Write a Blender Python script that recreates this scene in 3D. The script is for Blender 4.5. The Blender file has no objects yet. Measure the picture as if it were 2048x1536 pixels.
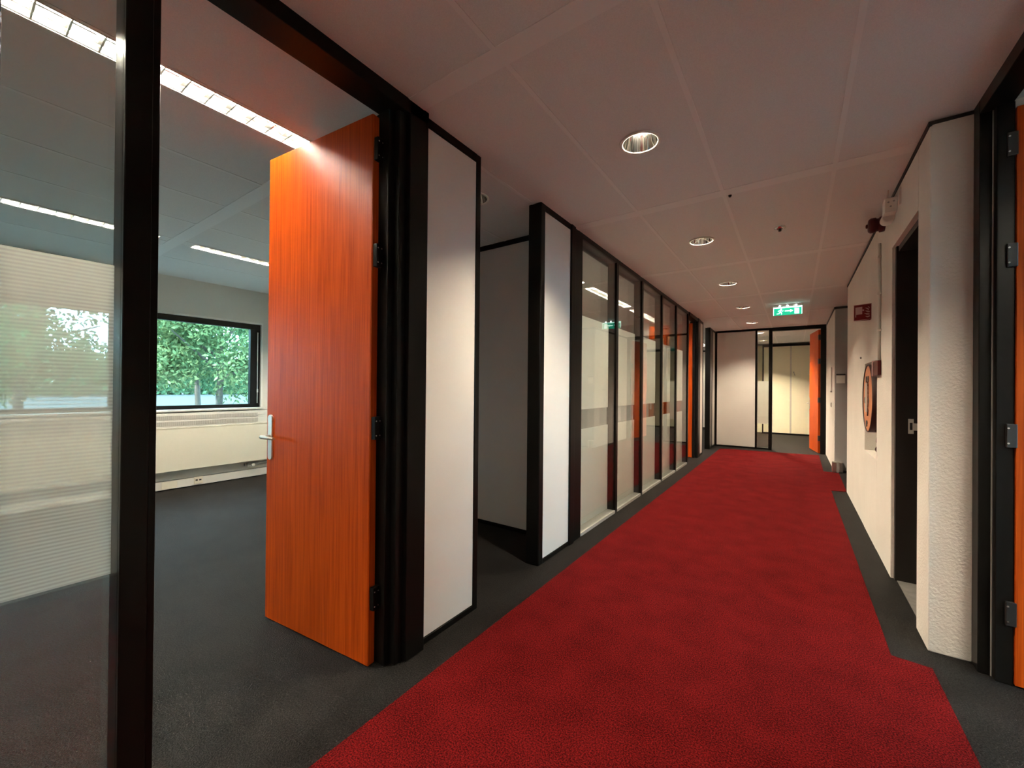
import bpy, bmesh, math, random
from mathutils import Vector, Matrix
random.seed(7)
S = bpy.context.scene
COL = S.collection

# ------------------------------------------------------------------ camera
H = 1.35                                    # eye height
F_PX, YAW, PITCH, ROLL, CY = 812.95, .6079, .0039, .0089, 772.92
cam_d = bpy.data.cameras.new('camera'); cam = bpy.data.objects.new('camera', cam_d); COL.objects.link(cam)
cam_d.sensor_width = 36.0; cam_d.lens = F_PX / 2048 * 36.0
cam_d.shift_y = (CY - 768) / 2048
cam_d.clip_start = .02; cam_d.clip_end = 400
fw = Vector((-math.sin(YAW) * math.cos(PITCH), math.cos(YAW) * math.cos(PITCH), math.sin(PITCH)))
rt = Vector((math.cos(YAW), math.sin(YAW), 0)); up = rt.cross(fw)
r2 = math.cos(ROLL) * rt + math.sin(ROLL) * up; u2 = -math.sin(ROLL) * rt + math.cos(ROLL) * up
M = Matrix((r2, u2, -fw)).transposed().to_4x4(); M.translation = (0, 0, H)
cam.matrix_world = M
S.camera = cam

# ------------------------------------------------------------------ world, sun, exposure
W = bpy.data.worlds.new('sky'); S.world = W; W.use_nodes = True
bg = W.node_tree.nodes['Background']; bg.inputs[0].default_value = (.40, .78, 1.0, 1); bg.inputs[1].default_value = 14.5
sun_d = bpy.data.lights.new('sun', 'SUN'); sun_d.energy = 15.0; sun_d.angle = .02; sun_d.color = (.85, 1.0, .95)
sun = bpy.data.objects.new('sun', sun_d); COL.objects.link(sun)
sun.rotation_euler = Vector((-.05, .72, -.69)).to_track_quat('-Z', 'Y').to_euler(); sun.location = (0, 0, 20)
S.view_settings.view_transform = 'Standard'; S.view_settings.look = 'None'
S.view_settings.exposure = 0.33; S.view_settings.gamma = 1.0
try: S.view_settings.use_curve_mapping = False
except Exception: pass
S.cycles.use_denoising = True
S.cycles.max_bounces = 7; S.cycles.diffuse_bounces = 5; S.cycles.glossy_bounces = 4
S.cycles.use_adaptive_sampling = True; S.cycles.adaptive_threshold = .25; S.cycles.adaptive_min_samples = 20
S.cycles.transparent_max_bounces = 16; S.cycles.transmission_bounces = 6
S.cycles.sample_clamp_indirect = 6.0
LAMP_E = 4150.0           # one downlight lamp, emission strength
TUBE_E = 420.0            # one fluorescent tube, emission strength
WARM = (1.0, .84, .62); TUBE_C = (1.0, .90, .74)

# ------------------------------------------------------------------ materials
MATS = {}
def mat(name, col, rough=.5, metal=0., spec=.5, noise=None, bump=None, coat=0.):
    m = bpy.data.materials.new(name); m.use_nodes = True; nt = m.node_tree; b = nt.nodes['Principled BSDF']
    b.inputs['Base Color'].default_value = (*col, 1); b.inputs['Roughness'].default_value = rough
    b.inputs['Metallic'].default_value = metal; b.inputs['Specular IOR Level'].default_value = spec
    b.inputs['Coat Weight'].default_value = coat
    tc = nt.nodes.new('ShaderNodeTexCoord')
    if noise:                                # (scale, amount, detail)
        n = nt.nodes.new('ShaderNodeTexNoise'); n.inputs['Scale'].default_value = noise[0]; n.inputs['Detail'].default_value = noise[2]
        nt.links.new(tc.outputs['Object'], n.inputs['Vector'])
        r = nt.nodes.new('ShaderNodeMapRange'); r.inputs[1].default_value = .3; r.inputs[2].default_value = .7
        r.inputs[3].default_value = 1 - noise[1]; r.inputs[4].default_value = 1 + noise[1]
        nt.links.new(n.outputs['Fac'], r.inputs[0])
        x = nt.nodes.new('ShaderNodeMix'); x.data_type = 'RGBA'; x.blend_type = 'MULTIPLY'; x.inputs[0].default_value = 1
        x.inputs[6].default_value = (*col, 1); nt.links.new(r.outputs[0], x.inputs[7]); nt.links.new(x.outputs[2], b.inputs['Base Color'])
    if bump:                                 # (scale, strength, distance)
        n = nt.nodes.new('ShaderNodeTexNoise'); n.inputs['Scale'].default_value = bump[0]; n.inputs['Detail'].default_value = 3
        nt.links.new(tc.outputs['Object'], n.inputs['Vector'])
        bp = nt.nodes.new('ShaderNodeBump'); bp.inputs['Strength'].default_value = bump[1]; bp.inputs['Distance'].default_value = bump[2]
        nt.links.new(n.outputs['Fac'], bp.inputs['Height']); nt.links.new(bp.outputs[0], b.inputs['Normal'])
    MATS[name] = m; return m
def emis(name, col, strength):
    m = bpy.data.materials.new(name); m.use_nodes = True; b = m.node_tree.nodes['Principled BSDF']
    b.inputs['Base Color'].default_value = (*col, 1); b.inputs['Emission Color'].default_value = (*col, 1); b.inputs['Emission Strength'].default_value = strength
    MATS[name] = m; return m
mat('panel', (.74, .71, .67), .45, noise=(3, .02, 2), bump=(420, .06, .002))
mat('panel_cream', (.82, .76, .56), .5, bump=(420, .06, .002))
mat('plaster', (.78, .735, .67), .8, noise=(2.2, .04, 3), bump=(75, .55, .006))
mat('office_wall', (.70, .67, .60), .7, bump=(200, .1, .002))
mat('black_metal', (.006, .0055, .005), .30, spec=.13)
mat('black_edge', (.012, .010, .009), .5)
mat('tile', (.78, .78, .77), .9, spec=.2, noise=(260, .05, 2), bump=(300, .2, .002))
mat('gridbar', (.83, .83, .82), .5)
mat('white_plastic', (.78, .75, .68), .4)
mat('cream_steel', (.80, .74, .60), .4)
mat('grey_steel', (.36, .35, .33), .5)
mat('vent', (.50, .47, .42), .55)
mat('chrome', (.86, .84, .80), .12, metal=1.)
mat('reflector', (.74, .73, .70), .06, metal=1.)
mat('lum_alu', (.80, .79, .76), .22, metal=1.)
mat('white_enamel', (.84, .82, .76), .3)
mat('alu', (.72, .70, .67), .28, metal=1.)
mat('satin_alu', (.72, .68, .62), .38, metal=.6)
mat('red_paint', (.075, .004, .006), .4, spec=.3)
mat('reel_face', (.62, .25, .12), .5, spec=.25, noise=(14, .10, 3))  # even tan holds the warm wall's reflection in its base colour
mat('reel_rim', (.035, .006, .004), .5)
mat('maroon', (.05, .008, .006), .5)
mat('hose', (.012, .008, .006), .5)
mat('sign_red', (.17, .002, .004), .45, spec=.3)
mat('sign_white', (.50, .30, .28), .5)
mat('stone', (.17, .16, .15), .4, noise=(20, .2, 3))
mat('dark_wood', (.014, .010, .009), .4)
mat('wall_grey', (.42, .40, .385), .75, bump=(90, .4, .004))
mat('paving', (.010, .0145, .0165), .9, noise=(.6, .15, 3))
mat('bark', (.10, .085, .07), .9, noise=(9, .3, 3), bump=(30, .5, .02))
mat('slab', (.3, .3, .3), .9)
mat('seam', (.55, .50, .42), .5)
emis('lamp', WARM, LAMP_E)
emis('tube', TUBE_C, TUBE_E); emis('lamp_strong', WARM, LAMP_E * 2.8)
emis('exit_green', (.012, .42, .23), 1.1)
emis('exit_white', (.62, 1.0, .88), 2.2)
emis('exit_led', (.9, 1.0, 1.0), 9.0)

def wood():
    m = bpy.data.materials.new('orange_wood'); m.use_nodes = True; nt = m.node_tree; b = nt.nodes['Principled BSDF']
    tc = nt.nodes.new('ShaderNodeTexCoord'); mp = nt.nodes.new('ShaderNodeMapping'); mp.inputs['Scale'].default_value = (42, 42, 1.1)
    nt.links.new(tc.outputs['Object'], mp.inputs[0])
    n = nt.nodes.new('ShaderNodeTexNoise'); n.inputs['Scale'].default_value = 1.6; n.inputs['Detail'].default_value = 8; n.inputs['Distortion'].default_value = .6
    nt.links.new(mp.outputs[0], n.inputs['Vector'])
    mp2 = nt.nodes.new('ShaderNodeMapping'); mp2.inputs['Scale'].default_value = (190, 190, 2.5); nt.links.new(tc.outputs['Object'], mp2.inputs[0])
    n2 = nt.nodes.new('ShaderNodeTexNoise'); n2.inputs['Scale'].default_value = 1.5; n2.inputs['Detail'].default_value = 4; nt.links.new(mp2.outputs[0], n2.inputs['Vector'])
    ad = nt.nodes.new('ShaderNodeMath'); ad.operation = 'MULTIPLY_ADD'; ad.inputs[1].default_value = .55
    nt.links.new(n2.outputs['Fac'], ad.inputs[0]); nt.links.new(n.outputs['Fac'], ad.inputs[2])
    r = nt.nodes.new('ShaderNodeValToRGB'); e = r.color_ramp.elements
    e[0].position = .50; e[0].color = (.29, .029, .0015, 1); e[1].position = 1.0; e[1].color = (.54, .082, .006, 1)
    nt.links.new(ad.outputs[0], r.inputs[0]); nt.links.new(r.outputs[0], b.inputs['Base Color'])
    b.inputs['Roughness'].default_value = .42; b.inputs['Specular IOR Level'].default_value = .13
    MATS['orange_wood'] = m
wood()
def carpet(name, dark, light, tile=0., scale=165, rough=.95, spec=.06):
    m = bpy.data.materials.new(name); m.use_nodes = True; nt = m.node_tree; b = nt.nodes['Principled BSDF']
    tc = nt.nodes.new('ShaderNodeTexCoord')
    n = nt.nodes.new('ShaderNodeTexNoise'); n.inputs['Scale'].default_value = scale; n.inputs['Detail'].default_value = 2; n.inputs['Roughness'].default_value = .75
    nt.links.new(tc.outputs['Object'], n.inputs['Vector'])
    n2 = nt.nodes.new('ShaderNodeTexNoise'); n2.inputs['Scale'].default_value = 5.; n2.inputs['Detail'].default_value = 4
    nt.links.new(tc.outputs['Object'], n2.inputs['Vector'])
    ad = nt.nodes.new('ShaderNodeMath'); ad.operation = 'MULTIPLY_ADD'; ad.inputs[1].default_value = .18
    nt.links.new(n2.outputs['Fac'], ad.inputs[0]); nt.links.new(n.outputs['Fac'], ad.inputs[2])
    r = nt.nodes.new('ShaderNodeValToRGB'); e = r.color_ramp.elements
    e[0].position = .48; e[0].color = (*dark, 1); e[1].position = .78; e[1].color = (*light, 1)
    nt.links.new(ad.outputs[0], r.inputs[0]); out = r.outputs[0]
    if tile:
        ck = nt.nodes.new('ShaderNodeTexChecker'); ck.inputs['Scale'].default_value = 1 / tile
        ck.inputs[1].default_value = (1, 1, 1, 1); ck.inputs[2].default_value = (.88, .86, .84, 1)
        nt.links.new(tc.outputs['Object'], ck.inputs[0])
        x = nt.nodes.new('ShaderNodeMix'); x.data_type = 'RGBA'; x.blend_type = 'MULTIPLY'; x.inputs[0].default_value = 1
        nt.links.new(out, x.inputs[6]); nt.links.new(ck.outputs[0], x.inputs[7]); out = x.outputs[2]
    nt.links.new(out, b.inputs['Base Color'])
    bp = nt.nodes.new('ShaderNodeBump'); bp.inputs['Strength'].default_value = .9; bp.inputs['Distance'].default_value = .012
    nt.links.new(n.outputs['Fac'], bp.inputs['Height']); nt.links.new(bp.outputs[0], b.inputs['Normal'])
    b.inputs['Roughness'].default_value = rough; b.inputs['Specular IOR Level'].default_value = spec
    MATS[name] = m
carpet('red_carpet', (.045, .0008, .0010), (.255, .012, .0135))
carpet('dark_carpet', (.0025, .0022, .0020), (.040, .036, .034), .52, rough=.55, spec=.085)

def schlick(nt, f0=.045):
    lw = nt.nodes.new('ShaderNodeLayerWeight'); lw.inputs['Blend'].default_value = .5
    p = nt.nodes.new('ShaderNodeMath'); p.operation = 'POWER'; p.inputs[1].default_value = 5
    nt.links.new(lw.outputs['Facing'], p.inputs[0])
    a = nt.nodes.new('ShaderNodeMath'); a.operation = 'MULTIPLY_ADD'; a.inputs[1].default_value = 1 - f0; a.inputs[2].default_value = f0
    nt.links.new(p.outputs[0], a.inputs[0]); return a.outputs[0]
def glass(name, tint):
    m = bpy.data.materials.new(name); m.use_nodes = True; nt = m.node_tree; nt.nodes.clear()
    o = nt.nodes.new('ShaderNodeOutputMaterial'); t = nt.nodes.new('ShaderNodeBsdfTransparent'); t.inputs[0].default_value = (*tint, 1)
    g = nt.nodes.new('ShaderNodeBsdfGlossy'); g.inputs['Roughness'].default_value = .004
    mx = nt.nodes.new('ShaderNodeMixShader'); nt.links.new(schlick(nt), mx.inputs[0])
    nt.links.new(t.outputs[0], mx.inputs[1]); nt.links.new(g.outputs[0], mx.inputs[2]); nt.links.new(mx.outputs[0], o.inputs[0])
    MATS[name] = m
glass('glass', (.97, .985, .975))
def film(name, lo, hi, pitch, col, tr=.5):
    m = bpy.data.materials.new(name); m.use_nodes = True; nt = m.node_tree; nt.nodes.clear()
    o = nt.nodes.new('ShaderNodeOutputMaterial'); t = nt.nodes.new('ShaderNodeBsdfTransparent')
    d = nt.nodes.new('ShaderNodeBsdfDiffuse'); d.inputs[0].default_value = (*col, 1)
    tl = nt.nodes.new('ShaderNodeBsdfTranslucent'); tl.inputs[0].default_value = (*col, 1)
    m1 = nt.nodes.new('ShaderNodeMixShader'); m1.inputs[0].default_value = tr
    nt.links.new(d.outputs[0], m1.inputs[1]); nt.links.new(tl.outputs[0], m1.inputs[2])
    m2 = nt.nodes.new('ShaderNodeMixShader'); nt.links.new(t.outputs[0], m2.inputs[1]); nt.links.new(m1.outputs[0], m2.inputs[2])
    if pitch:
        tc = nt.nodes.new('ShaderNodeTexCoord'); sp = nt.nodes.new('ShaderNodeSeparateXYZ'); nt.links.new(tc.outputs['Object'], sp.inputs[0])
        k = nt.nodes.new('ShaderNodeMath'); k.operation = 'MULTIPLY'; k.inputs[1].default_value = 2 * math.pi / pitch; nt.links.new(sp.outputs[2], k.inputs[0])
        s = nt.nodes.new('ShaderNodeMath'); s.operation = 'SINE'; nt.links.new(k.outputs[0], s.inputs[0])
        r = nt.nodes.new('ShaderNodeMapRange'); r.inputs[1].default_value = -.6; r.inputs[2].default_value = .6; r.inputs[3].default_value = lo; r.inputs[4].default_value = hi
        nt.links.new(s.outputs[0], r.inputs[0]); nt.links.new(r.outputs[0], m2.inputs[0])
    else: m2.inputs[0].default_value = hi
    nt.links.new(m2.outputs[0], o.inputs[0]); MATS[name] = m
film('striped_film', .34, .47, .0105, (.90, .86, .80), .72)
film('frosted_film', .95, .95, 0, (.95, .94, .89), .68)
def leafmat(name, a, b_):
    m = bpy.data.materials.new(name); m.use_nodes = True; nt = m.node_tree; nt.nodes.clear()
    o = nt.nodes.new('ShaderNodeOutputMaterial'); g = nt.nodes.new('ShaderNodeNewGeometry')
    r = nt.nodes.new('ShaderNodeValToRGB'); r.color_ramp.elements[0].color = (*a, 1); r.color_ramp.elements[1].color = (*b_, 1)
    nt.links.new(g.outputs['Random Per Island'], r.inputs[0])
    d = nt.nodes.new('ShaderNodeBsdfDiffuse'); t = nt.nodes.new('ShaderNodeBsdfTranslucent'); x = nt.nodes.new('ShaderNodeMixShader'); x.inputs[0].default_value = .4
    nt.links.new(r.outputs[0], d.inputs[0]); nt.links.new(r.outputs[0], t.inputs[0]); nt.links.new(d.outputs[0], x.inputs[1]); nt.links.new(t.outputs[0], x.inputs[2])
    nt.links.new(x.outputs[0], o.inputs[0]); MATS[name] = m
leafmat('leaf_green', (.035, .10, .05), (.17, .32, .16)); leafmat('leaf_olive', (.06, .12, .05), (.24, .32, .15))

# ------------------------------------------------------------------ helpers
def box(bm, x0, x1, y0, y1, z0, z1, bev=0.):
    v = [bm.verts.new(p) for p in ((x0, y0, z0), (x1, y0, z0), (x1, y1, z0), (x0, y1, z0), (x0, y0, z1), (x1, y0, z1), (x1, y1, z1), (x0, y1, z1))]
    f = [bm.faces.new([v[i] for i in q]) for q in ((3, 2, 1, 0), (4, 5, 6, 7), (0, 1, 5, 4), (1, 2, 6, 5), (2, 3, 7, 6), (3, 0, 4, 7))]
    if bev:
        es = list({e for q in f for e in q.edges})
        bmesh.ops.bevel(bm, geom=es, offset=bev, segments=2, affect='EDGES', profile=.5)
    return bm
def NB(): return bmesh.new()
def BX(*a, bev=0.): return box(NB(), *a, bev=bev)
def cyl(bm, p0, p1, r0, r1=None, n=20, cap=True):
    r1 = r0 if r1 is None else r1; p0 = Vector(p0); p1 = Vector(p1); d = (p1 - p0).normalized()
    a = d.orthogonal().normalized(); b = d.cross(a); A = []; Bv = []
    for i in range(n):
        t = 2 * math.pi * i / n; o = a * math.cos(t) + b * math.sin(t); A.append(bm.verts.new(p0 + o * r0)); Bv.append(bm.verts.new(p1 + o * r1))
    for i in range(n): bm.faces.new((A[i], A[(i + 1) % n], Bv[(i + 1) % n], Bv[i])).smooth = True
    if cap: bm.faces.new(A[::-1]); bm.faces.new(Bv)
    return bm
def lathe(bm, c, prof, n=32, axis='z'):
    rings = []
    for r, h in prof:
        ring = []
        for i in range(n):
            t = 2 * math.pi * i / n; q = (r * math.cos(t), r * math.sin(t), h)
            if axis == 'x': q = (h, r * math.cos(t), r * math.sin(t))
            if axis == 'y': q = (r * math.cos(t), h, r * math.sin(t))
            ring.append(bm.verts.new((c[0] + q[0], c[1] + q[1], c[2] + q[2])))
        rings.append(ring)
    for a, b in zip(rings, rings[1:]):
        for i in range(n): bm.faces.new((a[i], a[(i + 1) % n], b[(i + 1) % n], b[i])).smooth = True
    return bm, rings
def prism(bm, pts, d):                      # pts: list of 3d points (flat polygon), d: extrusion vector
    a = [bm.verts.new(p) for p in pts]; b = [bm.verts.new(Vector(p) + Vector(d)) for p in pts]; n = len(pts)
    bm.faces.new(a); bm.faces.new(b[::-1])
    for i in range(n): bm.faces.new((a[i], b[i], b[(i + 1) % n], a[(i + 1) % n]))
    return bm
def mesh(bm, name):
    bmesh.ops.recalc_face_normals(bm, faces=bm.faces); me = bpy.data.meshes.new(name); bm.to_mesh(me); bm.free(); return me
def obj(name, bm, m, parent=None, label=None, off=None, keep=False):
    """one mesh object; bm in world coordinates is shifted into the parent's frame when off is given"""
    if off is not None: bmesh.ops.translate(bm, verts=bm.verts, vec=-Vector(off))
    if keep: me = bpy.data.meshes.new(name); bm.to_mesh(me); bm.free()
    else: me = mesh(bm, name)
    me.materials.append(MATS[m]); o = bpy.data.objects.new(name, me); COL.objects.link(o); o.parent = parent
    if label: o['label'] = label
    return o
def tag(o, label, cat, group=None, kind=None):
    o['label'] = label; o['category'] = cat
    if group: o['group'] = group
    if kind: o['kind'] = kind
    return o
def empty(name, label, cat, loc=(0, 0, 0), group=None, kind=None, rz=0.):
    o = bpy.data.objects.new(name, None); COL.objects.link(o); o.location = loc; o.rotation_euler = (0, 0, rz); o.empty_display_size = .1
    return tag(o, label, cat, group, kind)
def struct(name, label, cat, loc=(0, 0, 0), rz=0.): return empty(name, label, cat, loc, None, 'structure', rz)
def copy_tree(o, parent=None):
    c = o.copy(); COL.objects.link(c); c.parent = parent
    for ch in list(o.children): copy_tree(ch, c)
    return c

CZ = 2.76                                   # ceiling height
XL, XR = -1.60, .575                        # corridor wall faces
YE = 10.9                                   # end partition

# ------------------------------------------------------------------ floor, carpet
fl = tag(obj('floor', BX(-6.95, 3.2, -3.1, 15.6, -.12, 0), 'dark_carpet'), 'charcoal carpet tiles covering the corridor edges and the offices', 'floor', kind='structure')
obj('threshold', BX(.605, .86, 3.235, 3.99, 0, .004), 'stone', fl, 'grey stone threshold strip in the dark doorway')
pts = [(-1.40, -2.9), (.553, -2.9), (.556, 2.80), (.41, 2.815), (.41, 6.98), (.575, 7.03), (.60, 8.55), (.40, 8.55), (.42, 10.62), (-1.40, 10.42)]
bm = prism(NB(), [(x, y, 0.0) for x, y in pts], (0, 0, .006))
tag(obj('carpet_runner', bm, 'red_carpet'), 'bright red carpet with stepped edges running down the corridor', 'carpet')

# ------------------------------------------------------------------ ceiling
ce = struct('ceiling', 'pale suspended ceiling of long tiles between flat bands', 'ceiling', (0, 0, CZ))
obj('ceiling_slab', BX(-6.95, 3.2, -3.1, 15.6, .34, .46), 'slab', ce)
BAND = [1.385 + 1.87 * k for k in range(-2, 8)]
COLS = [(-6.75, -5.71), (-5.71, -5.09), (-4.94, -4.33), (-4.33, -3.71), (-3.71, -3.10), (-3.10, -2.445), (-2.295, -1.66), (-1.66, -1.04), (-1.04, -.43), (-.43, .20), (.20, .80), (.80, 1.45), (1.595, 2.1), (2.245, 3.1)]
SLOT = [(-5.09, -4.94), (-2.445, -2.295), (2.1, 2.245), (1.45, 1.595)]
DOWN = [(-.735, 1.385 + .935 + 1.87 * k) for k in range(-2, 7)]      # corridor row, runs on into the end room
RDL = (-1.975, 2.32)                                                  # unlit one over the recess
HOLES = [d for i, d in enumerate(DOWN) if i != 1] + [RDL]
HR = .098
def tile_bm(w, l, hole):
    bm = NB()
    if not hole: return box(bm, -w / 2, w / 2, -l / 2, l / 2, .006, .022)
    ang = [2 * math.pi * i / 32 for i in range(32)] + [math.atan2(sy * l, sx * w) % (2 * math.pi) for sx in (1, -1) for sy in (1, -1)]
    ang = sorted(set(round(a, 6) for a in ang)); A = []; Bv = []
    for z in (.006, .022):
        i_, o_ = [], []
        for a in ang:
            c, s = math.cos(a), math.sin(a); k = min(w / 2 / max(abs(c), 1e-9), l / 2 / max(abs(s), 1e-9))
            i_.append(bm.verts.new((HR * c, HR * s, z))); o_.append(bm.verts.new((k * c, k * s, z)))
        A.append(i_); Bv.append(o_)
    n = len(ang)
    for i in range(n):
        j = (i + 1) % n
        bm.faces.new((A[0][i], A[0][j], Bv[0][j], Bv[0][i])); bm.faces.new((A[1][i], Bv[1][i], Bv[1][j], A[1][j]))
        bm.faces.new((A[0][i], A[1][i], A[1][j], A[0][j])); bm.faces.new((Bv[0][i], Bv[0][j], Bv[1][j], Bv[1][i]))
    return bm
TM = {}
def ceil_tile(x0, x1, y0, y1):
    cx, cy = (x0 + x1) / 2, (y0 + y1) / 2; hole = any(abs(hx - cx) < .02 and abs(hy - cy) < .05 for hx, hy in HOLES)
    key = (round(x1 - x0, 4), round(y1 - y0, 4), hole)
    if key not in TM:
        me = mesh(tile_bm(key[0], key[1], hole), 'ceiling_tile'); me.materials.append(MATS['tile']); TM[key] = me
    o = bpy.data.objects.new('ceiling_tile', TM[key]); COL.objects.link(o); o.parent = ce; o.location = (cx, cy, 0)
for a, b in zip(BAND, BAND[1:]):
    for x0, x1 in COLS:
        ceil_tile(x0 + .004, x1 - .004, a + .052, b - .052)
for y in BAND:
    obj('ceiling_band', BX(-6.75, 3.1, y - .052, y + .052, .003, .03, bev=.001), 'gridbar', ce)
for a, b in zip(BAND, BAND[1:]):
    for x in sorted({c[0] for c in COLS} | {c[1] for c in COLS})[1:-1]:
        obj('grid_bar', BX(x - .012, x + .012, a + .05, b - .05, .0035, .03), 'gridbar', ce)

# luminaires: trough with louvre blades and a tube (office and glazed room)
LUM_L = 1.6
def make_luminaire():
    r = empty('louvre_light', '', 'ceiling light', (0, 0, CZ))
    w, l = .145, LUM_L
    bm = NB(); box(bm, -w / 2, -w / 2 + .004, -l / 2, l / 2, -.002, .085); box(bm, w / 2 - .004, w / 2, -l / 2, l / 2, -.002, .085)
    box(bm, -w / 2, w / 2, -l / 2, -l / 2 + .004, -.002, .085); box(bm, -w / 2, w / 2, l / 2 - .004, l / 2, -.002, .085); box(bm, -w / 2, w / 2, -l / 2, l / 2, .085, .09)
    obj('housing', bm, 'white_enamel', r)
    bm = NB()
    for s in (-1, 1):                       # two parabolic side reflectors
        prof = [(.066, .002), (.060, .03), (.046, .055), (.022, .072)]
        for (a, za), (b, zb) in zip(prof, prof[1:]):
            v = [bm.verts.new(p) for p in ((s * a, -l / 2 + .01, za), (s * a, l / 2 - .01, za), (s * b, l / 2 - .01, zb), (s * b, -l / 2 + .01, zb))]
            bm.faces.new(v)
    obj('reflector', bm, 'lum_alu', r)
    obj('tube', cyl(NB(), (0, -l / 2 + .03, .050), (0, l / 2 - .03, .050), .013, n=8), 'tube', r)
    me = None; n = 16
    for i in range(n):
        y = -l / 2 + (i + 1) * l / (n + 1)
        if me is None:
            bm = NB(); prism(bm, [(-w / 2 + .005, -.0032, -.001), (-w / 2 + .005, .0032, -.001), (-w / 2 + .005, .005, .034), (-w / 2 + .005, -.005, .034)], (w - .01, 0, 0))
            me = mesh(bm, 'louvre_blade'); me.materials.append(MATS['lum_alu'])
        o = bpy.data.objects.new('louvre_blade', me); COL.objects.link(o); o.parent = r; o.location = (0, y, 0)
    return r
lum0 = make_luminaire()
BAYC = lambda k: 1.385 + 1.87 * k + .935
LUMS = [(-2.37, -1, 'brightly glowing louvred strip light on the office ceiling above the open orange door', 'office strip lights'),
        (-2.37, -2, 'unseen louvred strip light added at the near end of the office ceiling', 'office strip lights'),  # out of view, added to brighten the near corridor
        (1.522, -1, 'unseen louvred strip light added in the opposite office, nearest its doorway', 'unseen strip lights of the opposite office'),  # unseen fitting added to warm the plaster pillar
        (2.17, -1, 'unseen louvred strip light put in the opposite office, near its window', 'unseen strip lights of the opposite office'),  # unseen fitting put in to light the pillar's near face
        (2.17, -2, 'unseen louvred strip light added in the opposite office, deepest behind the viewer', 'unseen strip lights of the opposite office'),  # unseen fitting added to lift ambient light in the foreground
        (-5.015, -1, 'dim louvred strip light by the office window, behind the glass sidelight', 'office strip lights'),
        (-5.015, 0, 'dim louvred strip light by the office window, between black post and orange door', 'office strip lights'),
        (-2.37, 1, 'louvred strip light in the glazed room, nearest the white corridor panel', 'strip lights of the glazed room'),
        (-2.37, 2, 'louvred strip light in the glazed room seen through the first two panes', 'strip lights of the glazed room'),
        (-2.37, 3, 'louvred strip light in the glazed room close to its open orange door', 'strip lights of the glazed room'),
        (-2.37, 4, 'strip light over the opening beyond the second orange door', 'strip lights of the far room'),
        (-2.37, 6, 'strip light above the bright wall beyond the far corridor opening', 'strip lights of the far room')]
for i, (x, k, lab, grp) in enumerate(LUMS):
    o = lum0 if i == 0 else copy_tree(lum0)
    o.location = (x, BAYC(k), CZ); o['label'] = lab; o['group'] = grp
# closing strips where a slot holds no luminaire
for sx0, sx1 in SLOT:
    for k, (a, b) in enumerate(zip(BAND, BAND[1:])):
        kk = k - 2; cx = (sx0 + sx1) / 2
        if any(abs(cx - x) < .05 and q == kk for x, q, *_ in LUMS):
            y = BAYC(kk); ceil_tile(sx0, sx1, a + .05, y - LUM_L / 2); ceil_tile(sx0, sx1, y + LUM_L / 2, b - .05)
        else: ceil_tile(sx0, sx1, a + .05, b - .05)

# downlights
def make_downlight():
    r = empty('downlight', '', 'downlight', (0, 0, CZ), 'round recessed downlights')
    bm, rg = lathe(NB(), (0, 0, 0), [(.096, .010), (.096, -.002), (.112, -.004), (.114, .004), (.098, .008)]); obj('trim_ring', bm, 'white_enamel', r)
    bm, rg = lathe(NB(), (0, 0, 0), [(.0955, .001), (.084, .045), (.070, .085), (.054, .115), (.042, .125)]); bm.faces.new(rg[-1])
    obj('reflector_bowl', bm, 'reflector', r)
    bm = NB(); bm, rg = lathe(bm, (0, 0, 0), [(.012, .120), (.032, .112), (.036, .095), (.030, .078), (.012, .070)], 16); bm.faces.new(rg[-1]); bm.faces.new(rg[0])
    obj('lamp', bm, 'lamp', r)
    return r
dl0 = make_downlight()
DLL = {-2: 'unseen round downlight added over the corridor behind the viewer',  # the one behind the viewer is added for bounce light
       0: 'glaring round downlight, the largest and brightest in the corridor ceiling', 1: 'second chrome downlight along the corridor, level with the first glazed pane',
       2: 'third downlight along the corridor, beyond the chrome sprinkler rosette', 3: 'fourth downlight along the corridor, just before the green exit sign',
       4: 'downlight just in front of the end partition, past the exit sign', 5: 'downlight inside the far room, just behind the end partition', 6: 'farthest downlight, deep inside the room behind the end partition'}
for i, k in enumerate((0, 1, 2, 3, 4, 5, 6, -2)):
    o = dl0 if i == 0 else copy_tree(dl0)
    o.location = (*DOWN[k + 2], CZ); o['label'] = DLL[k]
    if k in (5, 6):
        for ch in o.children:
            if ch.name.startswith('lamp'): ch.data = ch.data.copy(); ch.data.materials.clear(); ch.data.materials.append(MATS['lamp_strong'])
# the unlit one has its own lamp
r = make_downlight(); r.location = (*RDL, CZ); r['label'] = 'unlit chrome downlight over the dark recess behind the first white panel'
for ch in r.children:
    if ch.name.startswith('lamp'): ch.data.materials.clear(); ch.data.materials.append(MATS['white_enamel'])

# ------------------------------------------------------------------ left partition
wl = struct('wall_left', 'partition of white panels, glass panes and black frames along the corridor', 'wall')
XB = -1.70                                   # rear face of the partition
def P(name, *a, m='black_metal', bev=.003, par=None, label=None): return obj(name, BX(*a, bev=bev), m, par or wl, label)
def panel(y0, y1, z0=.035, z1=2.72, x=XL, back=XB, par=None):
    return P('wall_panel', back + .004, x + .004, y0, y1, z0, z1, m='panel', bev=.0015, par=par)
def rails(y0, y1, par=None):
    P('head_rail', XB, XL + .012, y0, y1, 2.722, CZ + .012, par=par); P('floor_rail', XB, XL + .010, y0, y1, 0, .033, par=par)
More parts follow.
